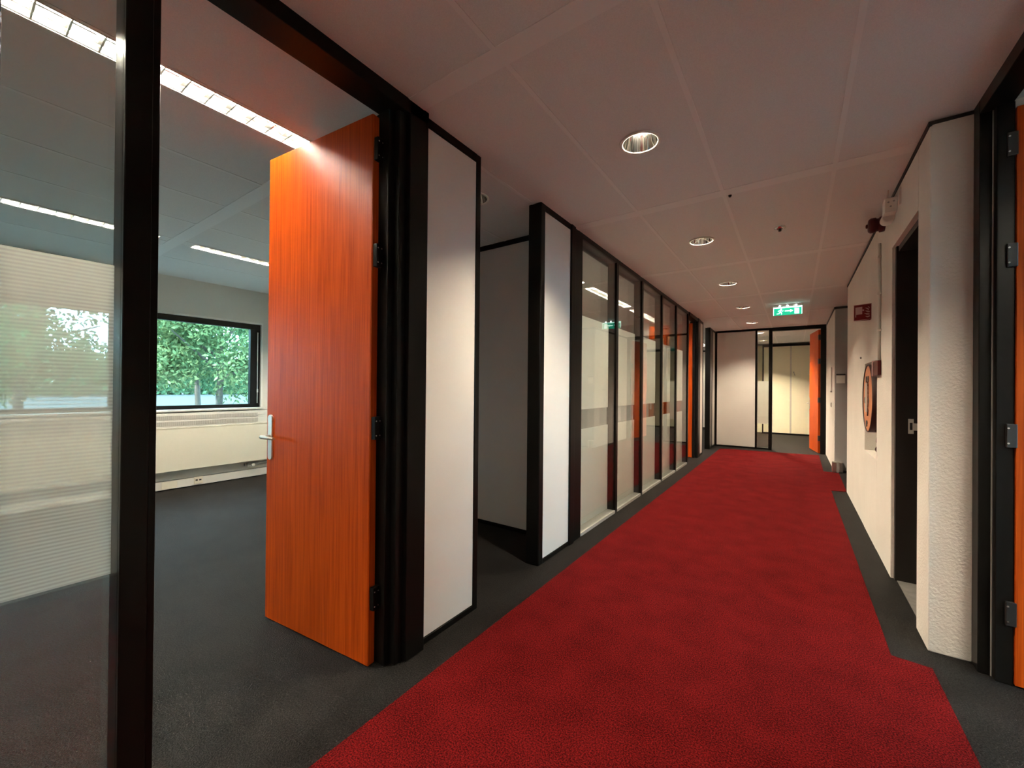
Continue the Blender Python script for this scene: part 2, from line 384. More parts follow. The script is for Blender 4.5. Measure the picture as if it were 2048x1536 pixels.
# out of frame and near stretch
panel(-2.9, -2.4); rails(-2.9, .038); P('post', XB, XL + .01, -2.4, -2.34, 0, CZ + .012); P('post', XB, XL + .01, -1.18, -1.12, 0, CZ + .012)
P('post', XB, XL, .038, .095, 0, CZ + .012)
P('post', XB, XL + .012, .318, .38, 0, CZ + .012)
rails(.095, .318)
def pane(y0, y1, z0=.034, z1=2.72, par=None):
    return P('glass_pane', XL - .012, XL - .006, y0, y1, z0, z1, m='glass', bev=0, par=par)
pane(.095, .318); pane(-1.12, .038); pane(-2.34, -1.18)  # last two panes are unseen, made glass so office light spills out
g2 = P('glass_pane', XB + .008, XB + .014, .095, .318, .034, 2.72, m='glass', bev=0)
P('striped_film', XB + .0155, XB + .0165, .095, .318, .782, 1.708, m='striped_film', bev=0, par=g2, label='pale film with fine horizontal lines on the sidelight')
# office door frame
P('door_head', XB, -1.56, .38, 1.47, 2.700, CZ + .012)
P('door_stop', XB - .02, -1.62, 1.265, 1.305, 0, 2.70)
P('door_jamb', XB, -1.585, 1.300, 1.352, 0, 2.70); P('post', XB, -1.56, 1.348, 1.468, 0, CZ + .012)
P('door_jamb', XB, -1.60, .38, .40, 0, 2.70)
panel(1.468, 1.892); rails(1.468, 1.892); P('post', XB, XL + .010, 1.892, 1.932, 0, CZ + .012)
# stub beyond the recess opening
P('post', XB, XL + .014, 2.648, 2.715, 0, CZ + .012, bev=.008); panel(2.715, 3.158); rails(2.715, 3.158)
P('post', XB, XL + .02, 3.158, 3.235, 0, CZ + .012); P('post', XB, XL + .006, 3.235, 3.402, 0, CZ + .012)
# glazed stretch
ME = [3.402, 4.333, 5.2275, 6.17, 7.04, 7.93]
for i in range(5):
    a, b = ME[i], ME[i + 1] - .062
    pane(a, b)
    g = P('glass_pane', XB + .006, XB + .012, a, b, .034, 2.70, m='glass', bev=0)
    P('frosted_film', XB + .0135, XB + .0145, a, b, .036, .960, m='frosted_film', bev=0, par=g, label='white frosted film on the lower glass')
    P('frosted_film', XB + .0135, XB + .0145, a, b, 1.150, 2.055, m='frosted_film', bev=0, par=g, label='white frosted film on the upper glass')
    P('mullion', XB, XL + .006, b, ME[i + 1], 0, CZ + .012)
    P('head_rail', XB, XL + .006, a, b, 2.722, CZ + .012); P('head_rail', XB - .004, XB + .012, a, b, 2.69, 2.724)
    P('floor_rail', XB, XL + .006, a, b, 0, .033, m='grey_steel')
# second doorway and far stretch
P('door_head', XB, XL + .02, 7.93, 8.72, 2.700, CZ + .012); P('door_stop', XB - .02, -1.625, 8.665, 8.71, 0, 2.70); P('post', XB, XL + .03, 8.705, 8.915, 0, CZ + .012)
panel(8.915, 9.295); rails(8.915, 9.295); P('post', XB, XL + .01, 9.295, 9.34, 0, CZ + .012)
P('post', -1.685, XL + .02, 10.13, 10.28, 0, CZ + .012); panel(10.28, 10.42); P('post', XB, XL + .01, 10.42, 10.55, 0, CZ + .012); panel(10.55, YE); rails(10.28, YE)

# recess behind the first panel, cross walls of the rooms
wr = struct('wall_recess', 'dark side wall of the recess between the white corridor panels', 'wall')
P('wall_panel', -3.2, XB, 3.172, 3.26, .035, 2.72, m='panel', par=wr, bev=.0015); P('head_rail', -3.2, XB + .02, 3.162, 3.27, 2.72, CZ + .012, par=wr); P('floor_rail', -3.2, XB + .02, 3.162, 3.27, 0, .036, par=wr)
P('wall_panel', -3.3, -3.2, 1.84, 3.27, 0, CZ + .012, m='panel', par=wr, bev=0); P('wall_panel', -3.2, XB, 1.84, 1.932, 0, CZ + .012, m='panel', par=wr, bev=0)
tag(obj('wall_office', BX(-6.65, -3.3, 3.17, 3.27, 0, CZ + .012), 'office_wall'), 'plain wall closing the office beside the window', 'wall', kind='structure')
tag(obj('wall_office_near', BX(-6.65, XB, -2.9, -2.8, 0, CZ + .012), 'office_wall'), 'plain near side wall of the office', 'wall', kind='structure')
tag(obj('wall_meeting', BX(-6.65, XB - .0, 8.86, 8.95, 0, CZ + .012), 'panel'), 'white cross wall behind the open orange door of the glazed room', 'wall', kind='structure')
tag(obj('wall_meeting_rear', BX(-4.3, -4.2, 3.27, 8.86, 0, CZ + .012), 'panel'), 'white rear wall of the glazed room', 'wall', kind='structure')
tag(obj('wall_far_rear', BX(-3.9, -3.8, 8.95, 15.0, 0, CZ + .012), 'panel'), 'white rear wall of the far bright room', 'wall', kind='structure')
wfb = tag(obj('wall_far_bright', BX(-3.8, -1.66, 14.95, 15.05, 0, CZ + .012), 'panel'), 'bright white wall seen through the far opening', 'wall', kind='structure')
obj('skirting', BX(-3.8, -1.66, 14.93, 14.95, 0, .09), 'black_edge', wfb); obj('top_trim', BX(-3.8, -1.66, 14.93, 14.95, 2.62, 2.68), 'black_edge', wfb)
tag(obj('wall_far_side', BX(-1.66, -1.56, YE + .1, 15.05, 0, CZ + .012), 'panel'), 'side wall of the room behind the end partition', 'wall', kind='structure')

# ------------------------------------------------------------------ window wall of the office
XW = -6.65
ww = struct('wall_window', 'grey and cream outer wall of the office with a long window', 'wall')
W0, W1, WB, WT = -2.6, 2.885, 1.03, 2.275
for a in ((XW - .25, XW, -3.0, 3.27, 0, WB), (XW - .25, XW, -3.0, 3.27, WT, CZ + .34), (XW - .25, XW, -3.0, W0, WB, WT), (XW - .25, XW, W1, 3.27, WB, WT)):
    obj('wall_section', BX(*a), 'office_wall', ww)
wi = struct('window_1', 'long black framed office window looking onto green trees', 'window')
def WP(name, *a, m='black_metal', bev=.003, par=None, label=None): return obj(name, BX(*a, bev=bev), m, par or wi, label)
WP('sill', XW - .12, XW + .10, W0 - .02, W1 + .02, WB - .025, WB, m='white_plastic')
WP('reveal_lining', XW - .10, XW + .008, W1 - .002, W1 + .022, WB, WT, m='white_plastic'); WP('reveal_lining', XW - .10, XW + .008, W0 - .02, W1 + .022, WT - .004, WT + .022, m='white_plastic')
def sash(y0, y1):
    f = .075
    WP('frame', XW - .10, XW - .03, y0, y1, WT - .005 - f, WT - .005); WP('frame', XW - .10, XW - .03, y0, y1, WB, WB + .05)
    WP('frame', XW - .10, XW - .03, y0, y0 + f, WB + .05, WT - .08); WP('frame', XW - .10, XW - .03, y1 - f - .06, y1, WB + .05, WT - .08)
    WP('pane', XW - .075, XW - .068, y0 + f, y1 - f - .06, WB + .05, WT - .08, m='glass', bev=0)
sash(W0, -.92); sash(-.92, .22); sash(.22, 1.36); sash(1.36, W1)
WP('stay_rod', XW - .03, XW - .018, W1 - .045, W1 - .035, WB + .06, WT - .12, m='alu', bev=.001); WP('window_catch', XW - .03, XW - .01, W1 - .052, W1 - .030, WB + .22, WB + .27, m='alu')

# convector casing and cable trunking
hv = empty('convector_casing', 'cream steel convector casing with slotted top under the office window', 'radiator', (XW + .08, 1.0, .25))
hx0, hx1 = XW + .002, XW + .15; o_ = hv.location
def HP(name, *a, m='cream_steel', bev=.003, par=None, label=None): return obj(name, BX(*a, bev=bev), m, par or hv, label, off=o_)
HP('front_panel', hx0, hx1, -2.78, 3.16, .25, .80); HP('top_rail', hx0, hx1 - .03, -2.78, 3.16, .80, .985, m='white_plastic')
for (y0, y1) in ((-1.1, 1.30), (1.42, 2.80)):
    HP('vent_grille', hx1 - .032, hx1 - .024, y0, y1, .905, .955, m='vent'); HP('vent_grille', hx1 - .032, hx1 - .024, y0, y1, .825, .88, m='vent')
    n = int((y1 - y0) / .02)
    bm = NB()
    for i in range(n):
        y = y0 + i * .02; box(bm, hx1 - .024, hx1 - .020, y, y + .006, .825, .88); box(bm, hx1 - .024, hx1 - .020, y, y + .006, .905, .955)
    g = obj('grille_bars', bm, 'vent', hv, off=o_); g['kind'] = 'stuff'
HP('ledge', hx0, hx1 + .006, -2.78, 3.16, .79, .802)
tr = empty('cable_trunking', 'white cable trunking with sockets along the foot of the window wall', 'trunking', (XW + .05, 1.0, 0)); o_ = tr.location
def TP(name, *a, m='white_plastic', bev=.003, par=None, label=None): return obj(name, BX(*a, bev=bev), m, par or tr, label, off=o_)
TP('channel', XW + .002, XW + .07, -2.78, 3.16, .012, .118); TP('cover_joint', XW + .068, XW + .074, 1.52, 1.555, .0, .20)
TP('box_plate', XW + .068, XW + .078, 1.70, 1.86, .018, .112, m='cream_steel', label='pale yellow double blank plate')
s = TP('socket_plate', XW + .068, XW + .080, 2.04, 2.14, .03, .125, m='cream_steel'); TP('socket_hole', XW + .0795, XW + .0815, 2.055, 2.08, .07, .09, m='black_edge', par=s, bev=0); TP('socket_hole', XW + .0795, XW + .0815, 2.095, 2.12, .07, .09, m='black_edge', par=s, bev=0)
v = empty('heating_valve', 'small dark pipe valve under the convector beside the orange door', 'valve', (XW + .06, 2.72, .14)); o_ = v.location
obj('valve_body', cyl(NB(), (XW + .02, 2.70, .19), (XW + .11, 2.70, .19), .028), 'grey_steel', v, off=o_); obj('valve_knob', cyl(NB(), (XW + .10, 2.74, .19), (XW + .135, 2.74, .19), .022), 'white_plastic', v, off=o_)
obj('pipe', cyl(NB(), (XW + .03, 2.66, .19), (XW + .03, 3.1, .19), .02), 'grey_steel', v, off=o_)

# ------------------------------------------------------------------ doors
def lever_handle(par, u, z, y, s, into=1):
    """back plate and lever on a leaf face; u along the leaf, y face, s side"""
    hb = NB(); n = 8; w = .019
    ptsl = [(u + w * math.cos(t), y, z + .105 + w * math.sin(t)) for t in [math.pi * i / n for i in range(n + 1)]] + [(u + w * math.cos(t), y, z - .115 + w * math.sin(t)) for t in [math.pi + math.pi * i / n for i in range(n + 1)]]
    prism(hb, ptsl, (0, s * .009, 0)); h = obj('handle', hb, 'satin_alu', par, 'slim satin metal handle plate with lever')
    bm = cyl(NB(), (u, y + s * .008, z), (u, y + s * .055, z), .011, n=14)
    cyl(bm, (u + .008, y + s * .052, z), (u - into * .12, y + s * .058, z - .002), .0115, .008, n=14)
    obj('lever', bm, 'satin_alu', h)
def hinge_set(par, zs):
    for z in zs:
        bm = BX(-.028, -.002, -.046, -.006, z - .055, z + .055, bev=.003)
        hg = obj('hinge', bm, 'black_metal', par)
        bm = NB()
        for dz in (-.035, .035):
            for yy in (-.036, -.014): cyl(bm, (-.027, yy, z + dz), (-.0295, yy, z + dz), .0035, n=8)
        obj('hinge_screws', bm, 'alu', hg)
def door(name, label, loc, rz, width=.852, height=2.668, side=1, handle=True):
    d = struct(name, label, 'door', loc, rz)
    lf = obj('leaf', BX(0.002, width, -.040, 0, .008, height, bev=.0015), 'orange_wood', d)
    obj('edge_band', BX(-.0015, .0018, -.038, -.002, .010, height - .002), 'orange_wood', lf)
    if handle: lever_handle(d, width - .042, 1.06, 0.0, 1); lever_handle(d, width - .042, 1.06, -.040, -1)
    hinge_set(d, (2.50, 1.985, 1.15, .33))
    return d
door('door_1', 'orange wood veneer office door standing open beside the first white panel', (-1.675, 1.215, 0), math.atan2(-.084, -.848))
door('door_2', 'orange wood door standing open at the far end of the glazed room', (-1.672, 8.655, 0), math.pi - .02 + .0)
# end partition door swings away from us, hinged on the right
e3 = struct('door_3', 'orange wood door standing open in the end partition', 'door', (.452, YE + .06, 0), math.radians(98.5))
lf = obj('leaf', BX(.002, .87, 0, .04, .008, 2.668, bev=.0015), 'orange_wood', e3); lever_handle(e3, .83, 1.06, .04, 1); lever_handle(e3, .83, 1.06, 0, -1)
for z in (2.50, 1.985, 1.15, .33): obj('hinge', BX(-.05, .012, -.012, .046, z - .055, z + .055, bev=.003), 'black_edge', e3)
d4 = struct('door_4', 'orange wood door edge-on beside the black frame, opposite the office', 'door', (.832, 2.852, 0), 0)
obj('leaf', BX(.002, .85, 0, .04, .008, 2.668, bev=.0015), 'orange_wood', d4); lever_handle(d4, .81, 1.06, 0, -1)
for z in (2.50, 1.985, 1.15, .33):
    hg = obj('hinge', BX(-.028, .006, -.004, .04, z - .055, z + .055, bev=.003), 'black_edge', d4)
    bm = NB()
    for dz in (-.035, .035): cyl(bm, (-.022, -.004, z + dz), (-.022, -.0065, z + dz), .004, n=8)
    obj('hinge_screws', bm, 'alu', hg)

# ------------------------------------------------------------------ end partition
we = struct('wall_end', 'end partition with a cream panel, narrow glass sidelight and black frame', 'wall')
def EP(name, *a, m='black_metal', bev=.003, par=None, label=None): return obj(name, BX(*a, bev=bev), m, par or we, label)
EP('post', XL, -1.545, YE, YE + .10, 0, CZ + .012); EP('wall_panel', -1.545, -.752, YE - .004, YE + .1, .035, 2.72, m='panel'); EP('head_rail', -1.545, .545, YE - .012, YE + .10, 2.72, CZ + .012); EP('floor_rail', -1.545, -.425, YE - .012, YE + .10, 0, .036)
EP('post', -.752, -.712, YE - .012, YE + .10, 0, 2.722); EP('post', -.488, -.420, YE - .016, YE + .10, 0, 2.722)
EP('glass_pane', -.712, -.488, YE + .004, YE + .010, .036, 2.72, m='glass', bev=0); g = EP('glass_pane', -.712, -.488, YE + .088, YE + .094, .036, 2.72, m='glass', bev=0)
EP('frosted_film', -.712, -.488, YE + .085, YE + .0865, .58, 1.56, m='frosted_film', bev=0, par=g, label='white frosted band across the sidelight')
EP('post', .452, .545, YE - .02, YE + .10, 0, 2.722); EP('door_head', -.42, .452, YE - .016, YE + .10, 2.685, 2.722)
EP('wall_panel', .545, 3.1, YE, YE + .1, 0, CZ + .012, m='plaster', bev=0)
wb = struct('wall_far', 'pale yellow panel wall of the room behind the end partition', 'wall')
def FP(name, *a, m='panel_cream', bev=.002, label=None): return obj(name, BX(*a, bev=bev), m, wb, label)
FP('wall_panel', -.80, -.105, 14.95, 15.05, .05, 2.70); FP('wall_panel', -.097, .70, 14.95, 15.05, .05, 2.70); FP('panel_seam', -.125, -.08, 14.94, 14.953, .05, 2.70, m='seam'); FP('wall_panel', .708, 3.1, 14.95, 15.05, .05, 2.70)
FP('top_trim', -.84, 3.1, 14.94, 15.06, 2.70, CZ + .012, m='black_metal'); FP('corner_trim', -.84, -.80, 14.94, 15.06, 0, 2.70, m='black_metal'); FP('skirting', -.84, 3.1, 14.935, 15.06, 0, .05, m='black_metal')
FP('wall_panel', -1.56, -.84, 15.3, 15.4, 0, CZ + .012); FP('wall_panel', -.84, -.80, 15.06, 15.4, 0, CZ + .012)
hk = empty('wall_hook', 'tiny dark coat hook on the pale wall behind the end doorway', 'hook', (-.01, 14.95, 1.90))
obj('hook_plate', BX(-.035, -.005, -.012, 0, -.02, .02, bev=.002), 'grey_steel', hk); obj('hook_arm', cyl(NB(), (-.02, -.008, 0), (.012, -.05, -.10), .008, n=8), 'grey_steel', hk)

# ------------------------------------------------------------------ right wall
wr2 = struct('wall_right', 'rough white plaster wall with a doorway and a hose reel niche', 'wall')
def RP(name, *a, m='plaster', bev=0., label=None): return obj(name, BX(*a, bev=bev), m, wr2, label)
T = .20; NY0, NY1, NZ0, NZ1 = 4.63, 5.36, .765, 1.62; ND = .15
RP('pillar', XR, .735, 2.985, 3.232, 0, CZ + .012, bev=.006); RP('wall_section', XR, XR + T, 3.232, 3.995, 2.39, CZ + .012)
RP('wall_section', XR, XR + T, 3.995, NY0, 0, CZ + .012, bev=.004); RP('wall_section', XR, XR + T, NY1, 7.02, 0, CZ + .012, bev=.004)
RP('wall_section', XR, XR + T, NY0, NY1, 0, NZ0); RP('wall_section', XR, XR + T, NY0, NY1, NZ1, CZ + .012); RP('niche_back', XR + ND, XR + T, NY0, NY1, NZ0, NZ1)
RP('wall_section', .735, .93, 3.10, 3.232, 0, CZ + .012); 
RP('door_jamb', XR + .018, XR + .13, 3.955, 3.995, 0, 2.39, m='dark_wood'); RP('door_jamb', XR + .06, XR + .17, 3.232, 3.262, 0, 2.39, m='dark_wood'); RP('door_head', XR + .03, XR + .17, 3.25, 3.96, 2.35, 2.39, m='dark_wood')
RP('jamb_lining', XR + .10, XR + .62, 3.965, 3.998, 0, 2.39, m='dark_wood')
sp = empty('strike_plate', 'small pale metal strike plate on the dark door jamb', 'strike plate', (.68, 3.955, 1.105))
bm = NB(); box(bm, -.022, .006, -.004, 0, -.052, -.025); box(bm, -.022, .006, -.004, 0, .025, .052); box(bm, -.022, -.014, -.004, 0, -.025, .025); box(bm, .000, .006, -.004, 0, -.025, .025); obj('plate', bm, 'white_plastic', sp)
obj('lip', BX(.006, .03, -.005, 0, -.028, .022), 'white_plastic', sp); obj('latch_hole', BX(-.014, .0, -.002, 0, -.025, .025), 'black_edge', sp)
for x0, x1, y0, y1 in ((1.9, 2.0, 3.0, 7.0), (XR + T, 2.0, 6.92, 7.02), (XR + T, 2.0, 4.6, 4.7)): RP('inner_wall', x0, x1, y0, y1, 0, CZ + .012, m='wall_grey')
# near right doorway
wn = struct('wall_right_near', 'black framed opening of the right hand office', 'wall')
def NP(name, *a, m='black_metal', bev=.003): return obj(name, BX(*a, bev=bev), m, wn)
NP('post', .73, .79, 2.905, 2.985, 0, CZ + .012); NP('door_jamb', .775, .832, 2.862, 2.930, 0, 2.70); NP('jamb_highlight', .771, .775, 2.900, 2.905, 0, 2.70, m='grey_steel', bev=0); NP('door_head', .73, .83, 1.95, 2.905, 2.700, CZ + .012)  # thin grey strip colours in the lit edge of the black jamb
NP('post', .73, .83, 1.88, 1.95, 0, CZ + .012); NP('wall_panel', .73, .83, -2.9, 1.88, 0, CZ + .012, m='panel', bev=0)
NP('inner_wall', .83, 3.05, 2.99, 3.09, 0, CZ + .012, m='panel', bev=0)
tag(obj('wall_back', BX(-6.7, 3.1, -3.0, -2.9, 0, CZ + .34), 'panel'), 'wall closing the corridor behind the viewer', 'wall', kind='structure')
wo = struct('wall_outer', 'outer wall on the far right of the building', 'wall')
for a in ((3.05, 3.15, -3.0, .9, 0, 3.1), (3.05, 3.15, 2.75, 15.5, 0, 3.1), (3.05, 3.15, .9, 2.75, 0, .9), (3.05, 3.15, .9, 2.75, 2.45, 3.1)): obj('wall_section', BX(*a), 'wall_grey', wo)
w2 = struct('window_2', 'unseen black framed window added to bring daylight into the right hand office', 'window')  # unseen window added so cool daylight reaches the left panels
for a in ((3.07, 3.13, .9, 2.75, .9, .96), (3.07, 3.13, .9, 2.75, 2.39, 2.45), (3.07, 3.13, .9, .96, .96, 2.39), (3.07, 3.13, 2.69, 2.75, .96, 2.39)): obj('frame', BX(*a), 'black_metal', w2)
obj('pane', BX(3.098, 3.104, .96, 2.69, .96, 2.39), 'glass', w2)
tag(obj('wall_rear', BX(-6.7, 3.15, 15.42, 15.52, 0, CZ + .34), 'wall_grey'), 'outer wall at the far end of the building', 'wall', kind='structure')
tag(obj('wall_outer_left', BX(XW - .25, XW, 3.27, 15.5, 0, CZ + .34), 'wall_grey'), 'outer wall of the rooms beyond the office', 'wall', kind='structure')
tag(obj('trim_1', BX(XR - .008, XR + .01, 2.985, 7.02, CZ - .022, CZ), 'black_edge'), 'thin black line between right plaster wall and ceiling', 'trim', kind='structure')
tag(obj('trim_2', BX(XR - .008, .735, 2.976, 2.99, CZ - .016, CZ), 'black_edge'), 'thin black line above the end face of the right plaster pillar', 'trim', kind='structure')
# far right return
wc = struct('wall_right_far', 'grey plaster corner beyond the hose reel wall', 'wall')
def CP(name, *a, m='plaster', bev=.006): return obj(name, BX(*a, bev=bev), m, wc)
CP('wall_section', .545, .70, 8.72, YE, 0, CZ + .012); CP('side_face', .552, 3.0, 8.70, 8.80, 0, CZ + .012, m='wall_grey'); CP('top_trim', .538, .56, 8.70, YE, CZ - .04, CZ, m='black_edge', bev=0); CP('top_trim', .54, 3.0, 8.69, 8.72, CZ - .035, CZ, m='black_edge', bev=0)
CP('skirting', .64, 3.0, 8.685, 8.70, 0, .03, m='black_edge', bev=0)
cb = empty('corner_guard', 'shiny metal block at the foot of the grey corner', 'corner guard', (.585, 8.66, 0))
bm = BX(-.07, .075, -.06, .05, 0, .17, bev=.012); obj('cover', bm, 'alu', cb); obj('dark_slot', BX(-.01, .025, -.0625, -.058, .0, .165), 'grey_steel', cb)
rd = empty('card_reader', 'small white box with dark slot on the grey corner wall', 'card reader', (.632, 8.70, 1.55)); 
obj('housing', BX(-.06, .05, -.045, 0, -.075, .06, bev=.006), 'white_plastic', rd); obj('dark_slot', BX(-.065, .055, -.05, 0, .062, .085, bev=.004), 'black_edge', rd)
ps = empty('wall_notice', 'tall narrow white plate on the wall beside the end door', 'plate', (.545, 9.25, 1.55)); obj('plate', BX(-.02, 0, -.07, .07, -.20, .22, bev=.003), 'white_plastic', ps); obj('plate_foot', BX(-.024, 0, -.072, .072, -.225, -.198, bev=.002), 'grey_steel', ps)
sw = empty('light_switch', 'small grey light switch below the white plate by the end door', 'switch', (.545, 9.3, 1.10)); obj('plate', BX(-.012, 0, -.04, .04, -.04, .04, bev=.003), 'vent', sw); obj('rocker', BX(-.017, -.010, -.025, .025, -.027, .027, bev=.002), 'vent', sw)

# fire hose reel in its niche
hr = empty('hose_reel', 'round fire hose reel with face toned by a painted-in warm reflection in the right wall niche', 'hose reel', (XR, 5.02, NZ0)); o_ = hr.location
CYR, CZR, RR = 4.955, 1.285, .312; fx = XR - .028
bm, rg = lathe(NB(), (fx, CYR, CZR), [(RR, .10), (RR, .006), (RR - .004, .0), (RR - .012, .004), (RR - .013, .010), (RR - .013, .10)], 48, 'x'); obj('rim', bm, 'reel_rim', hr, off=o_)
bm, rg = lathe(NB(), (fx, CYR, CZR), [(RR - .012, .008), (.24, .004), (.232, .006), (.13, .004), (.122, .002)], 48, 'x'); bm.faces.new(rg[-1]); fa = obj('face_plate', bm, 'reel_face', hr, off=o_)
bm = NB(); box(bm, fx, fx + .006, CYR + .01, CYR + .11, CZR - .13, CZR + .14); obj('instruction_label', bm, 'vent', fa, off=o_)
for yy, zz in ((.075, .175), (-.045, .175), (0.03, -.235), (.14, -.02), (-.08, -.02)):
    bm = cyl(NB(), (fx + .008, CYR + yy, CZR + zz), (fx - .0005, CYR + yy, CZR + zz), .030, n=14); obj('slot_hole', bm, 'black_edge', fa, off=o_)
bm = NB()
for i in range(10):
    t0 = -1.2 + 2.4 * i / 10; t1 = -1.2 + 2.4 * (i + 1) / 10
    cyl(bm, (fx + .001, CYR - .02 - .06 * math.cos(t0), CZR + .17 * math.sin(t0)), (fx + .001, CYR - .02 - .06 * math.cos(t1), CZR + .17 * math.sin(t1)), .006, n=8)
obj('pull_handle', bm, 'maroon', fa, off=o_)
bm = NB()
for k in range(4):
    bmq, rg = lathe(bm, (XR + .02 + .026 * k, CYR, CZR), [(.29 - .004 * k, -.012), (.30 - .004 * k, 0), (.29 - .004 * k, .012), (.27, 0), (.29 - .004 * k, -.012)], 40, 'x')
obj('wound_hose', bm, 'hose', hr, off=o_)
bm, rg = lathe(NB(), (XR + .12, CYR, CZR), [(RR - .03, -.003), (RR - .02, .0), (RR - .03, .004)], 40, 'x'); bm.faces.new(rg[0]); bm.faces.new(rg[-1]); obj('rear_plate', bm, 'maroon', hr, off=o_)
obj('hub', cyl(NB(), (fx + .004, CYR, CZR), (XR + .145, CYR, CZR), .05), 'maroon', hr, off=o_)
bm = cyl(NB(), (XR + .03, 4.72, .955), (XR + .05, 4.86, .90), .018, .026, n=14); cyl(bm, (XR + .05, 4.70, .99), (XR + .05, 4.70, .85), .022, n=14); cyl(bm, (XR + .03, 4.70, .86), (XR + .04, 4.80, .835), .024, .03, n=14)
obj('nozzle', bm, 'maroon', hr, off=o_); bm = cyl(NB(), (XR + .02, 4.90, 1.005), (XR + .03, 4.665, .975), .012, n=12); obj('nozzle_clip', bm, 'chrome', hr, off=o_)
vb = empty('valve_box', 'dark red valve cover at the upper corner of the hose reel niche', 'valve cover', (XR, 4.55, 1.48)); o_ = vb.location
bm = BX(XR - .024, XR - .002, 4.40, 4.66, 1.485, 1.602, bev=.003); obj('cover', bm, 'red_paint', vb, off=o_); bm = BX(XR - .027, XR + .10, 4.66, 4.69, 1.478, 1.612, bev=.003); obj('clamp', bm, 'sign_white', vb, off=o_); bm = cyl(NB(), (XR + .06, 4.70, 1.56), (XR + .06, 4.76, 1.56), .035, n=16); obj('elbow_pipe', bm, 'red_paint', vb, off=o_)
cd = empty('conduit_pipe', 'thin vertical white conduit on the wall between red sounder and hose reel', 'conduit', (XR - .012, 4.44, 1.6)); o_ = cd.location
obj('pipe', cyl(NB(), (XR - .011, 4.44, 1.602), (XR - .011, 4.44, 2.56), .010, n=12), 'white_plastic', cd, off=o_)
for z in (1.85, 2.15, 2.45): obj('pipe_clip', BX(XR - .024, XR, 4.428, 4.452, z - .008, z + .008), 'white_plastic', cd, off=o_)
sg = empty('fire_hose_sign', 'red fire hose reel sign standing out from the right wall', 'sign', (XR, 4.96, 2.01)); o_ = sg.location
a, b, c = Vector((.577, 4.945, 2.012)), Vector((.452, 4.975, 2.008)), Vector((.577, 5.005, 2.012)); hgt = .148
def plate(p, q, t): n_ = (q - p).cross(Vector((0, 0, 1))).normalized(); return prism(NB(), [p, q, q + Vector((0, 0, hgt)), p + Vector((0, 0, hgt))], n_ * t)
pl = obj('front_plate', plate(a, b, .003), 'sign_red', sg, off=o_); obj('rear_plate', plate(c, b, -.003), 'sign_red', sg, off=o_)
ux = (b - a) / 1.0; ey = (b - a).cross(Vector((0, 0, 1))).normalized()
if ey.y > 0: ey = -ey
def sp_(u, v): return a + (b - a) * u + Vector((0, 0, hgt * v)) + ey * .0042          # u 0 at the wall, 1 at the free edge
def picto(name, polys, par, m):
    bm = NB()
    for pg in polys: prism(bm, [sp_(*q) for q in pg], ey * .0012)
    return obj(name, bm, m, par, off=o_)
picto('border', [[(0, 0), (1, 0), (1, .03), (0, .03)], [(0, .97), (1, .97), (1, 1), (0, 1)], [(.97, 0), (1, 0), (1, 1), (.97, 1)], [(0, 0), (.03, 0), (.03, 1), (0, 1)]], pl, 'sign_white')
picto('cabinet_symbol', [[(.90, .38), (.52, .38), (.52, .84), (.90, .84)], [(.90, .22), (.86, .22), (.86, .38), (.90, .38)], [(.52, .60), (.42, .57), (.42, .67), (.52, .66)]], pl, 'sign_white')
picto('flame_symbol', [[(.38, .76), (.30, .70), (.16, .58), (.14, .66), (.26, .74)], [(.36, .58), (.24, .46), (.12, .44), (.10, .52), (.22, .56)], [(.42, .42), (.28, .32), (.12, .30), (.12, .38), (.26, .40)], [(.36, .24), (.24, .14), (.12, .16), (.10, .26), (.22, .22)], [(.22, .82), (.14, .72), (.10, .70), (.14, .80)]], pl, 'sign_white')
# sounder, wall box, screw hole
sr = empty('alarm_sounder', 'dark red fire alarm sounder at the top of the right wall', 'alarm', (XR, 4.30, 2.66)); o_ = sr.location
bm, rg = lathe(NB(), (XR, 4.30, 2.672), [(.058, 0), (.060, -.03), (.050, -.035), (.050, -.05), (.058, -.055), (.058, -.085), (.046, -.098), (.02, -.102)], 28, 'x'); bm.faces.new(rg[-1]); bm.faces.new(rg[0]); obj('body', bm, 'red_paint', sr, off=o_)
bm, rg = lathe(NB(), (XR - .104, 4.30, 2.672), [(.016, .004), (.016, -.006), (.010, -.010)], 16, 'x'); bm.faces.new(rg[-1]); obj('sound_outlet', bm, 'red_paint', sr, off=o_)
jb = empty('junction_box', 'off-white wall box with three holes beside the red sounder', 'junction box', (XR, 3.93, 2.62)); o_ = jb.location
bx_ = obj('cover', BX(.508, XR - .001, 3.80, 3.90, 2.595, 2.695, bev=.004), 'white_plastic', jb, off=o_)
for xx, zz in ((-.014, .018), (.014, .022), (-.002, -.012)): obj('hole', cyl(NB(), (.541 + xx, 3.8005, 2.645 + zz), (.541 + xx, 3.798, 2.645 + zz), .006, n=12), 'grey_steel', bx_, off=o_)
bm, rg = lathe(NB(), (.538, 3.90, 2.585), [(.036, .06), (.036, -.012), (.028, -.02)], 24, 'y'); bm.faces.new(rg[-1]); bm.faces.new(rg[0]); obj('cap', bm, 'white_plastic', jb, off=o_)
obj('cable', cyl(NB(), (.53, 3.85, 2.694), (.53, 3.83, 2.758), .004, n=8), 'white_plastic', jb, off=o_)
obj('cover_strip', BX(XR - .012, XR - .001, 3.68, 3.70, 2.60, 2.71), 'white_plastic', jb, off=o_)
nl = tag(obj('nail', cyl(NB(), (XR, 5.62, 1.70), (XR - .012, 5.62, 1.70), .010, n=10), 'grey_steel'), 'tiny nail in the plaster below the fire hose sign', 'nail')

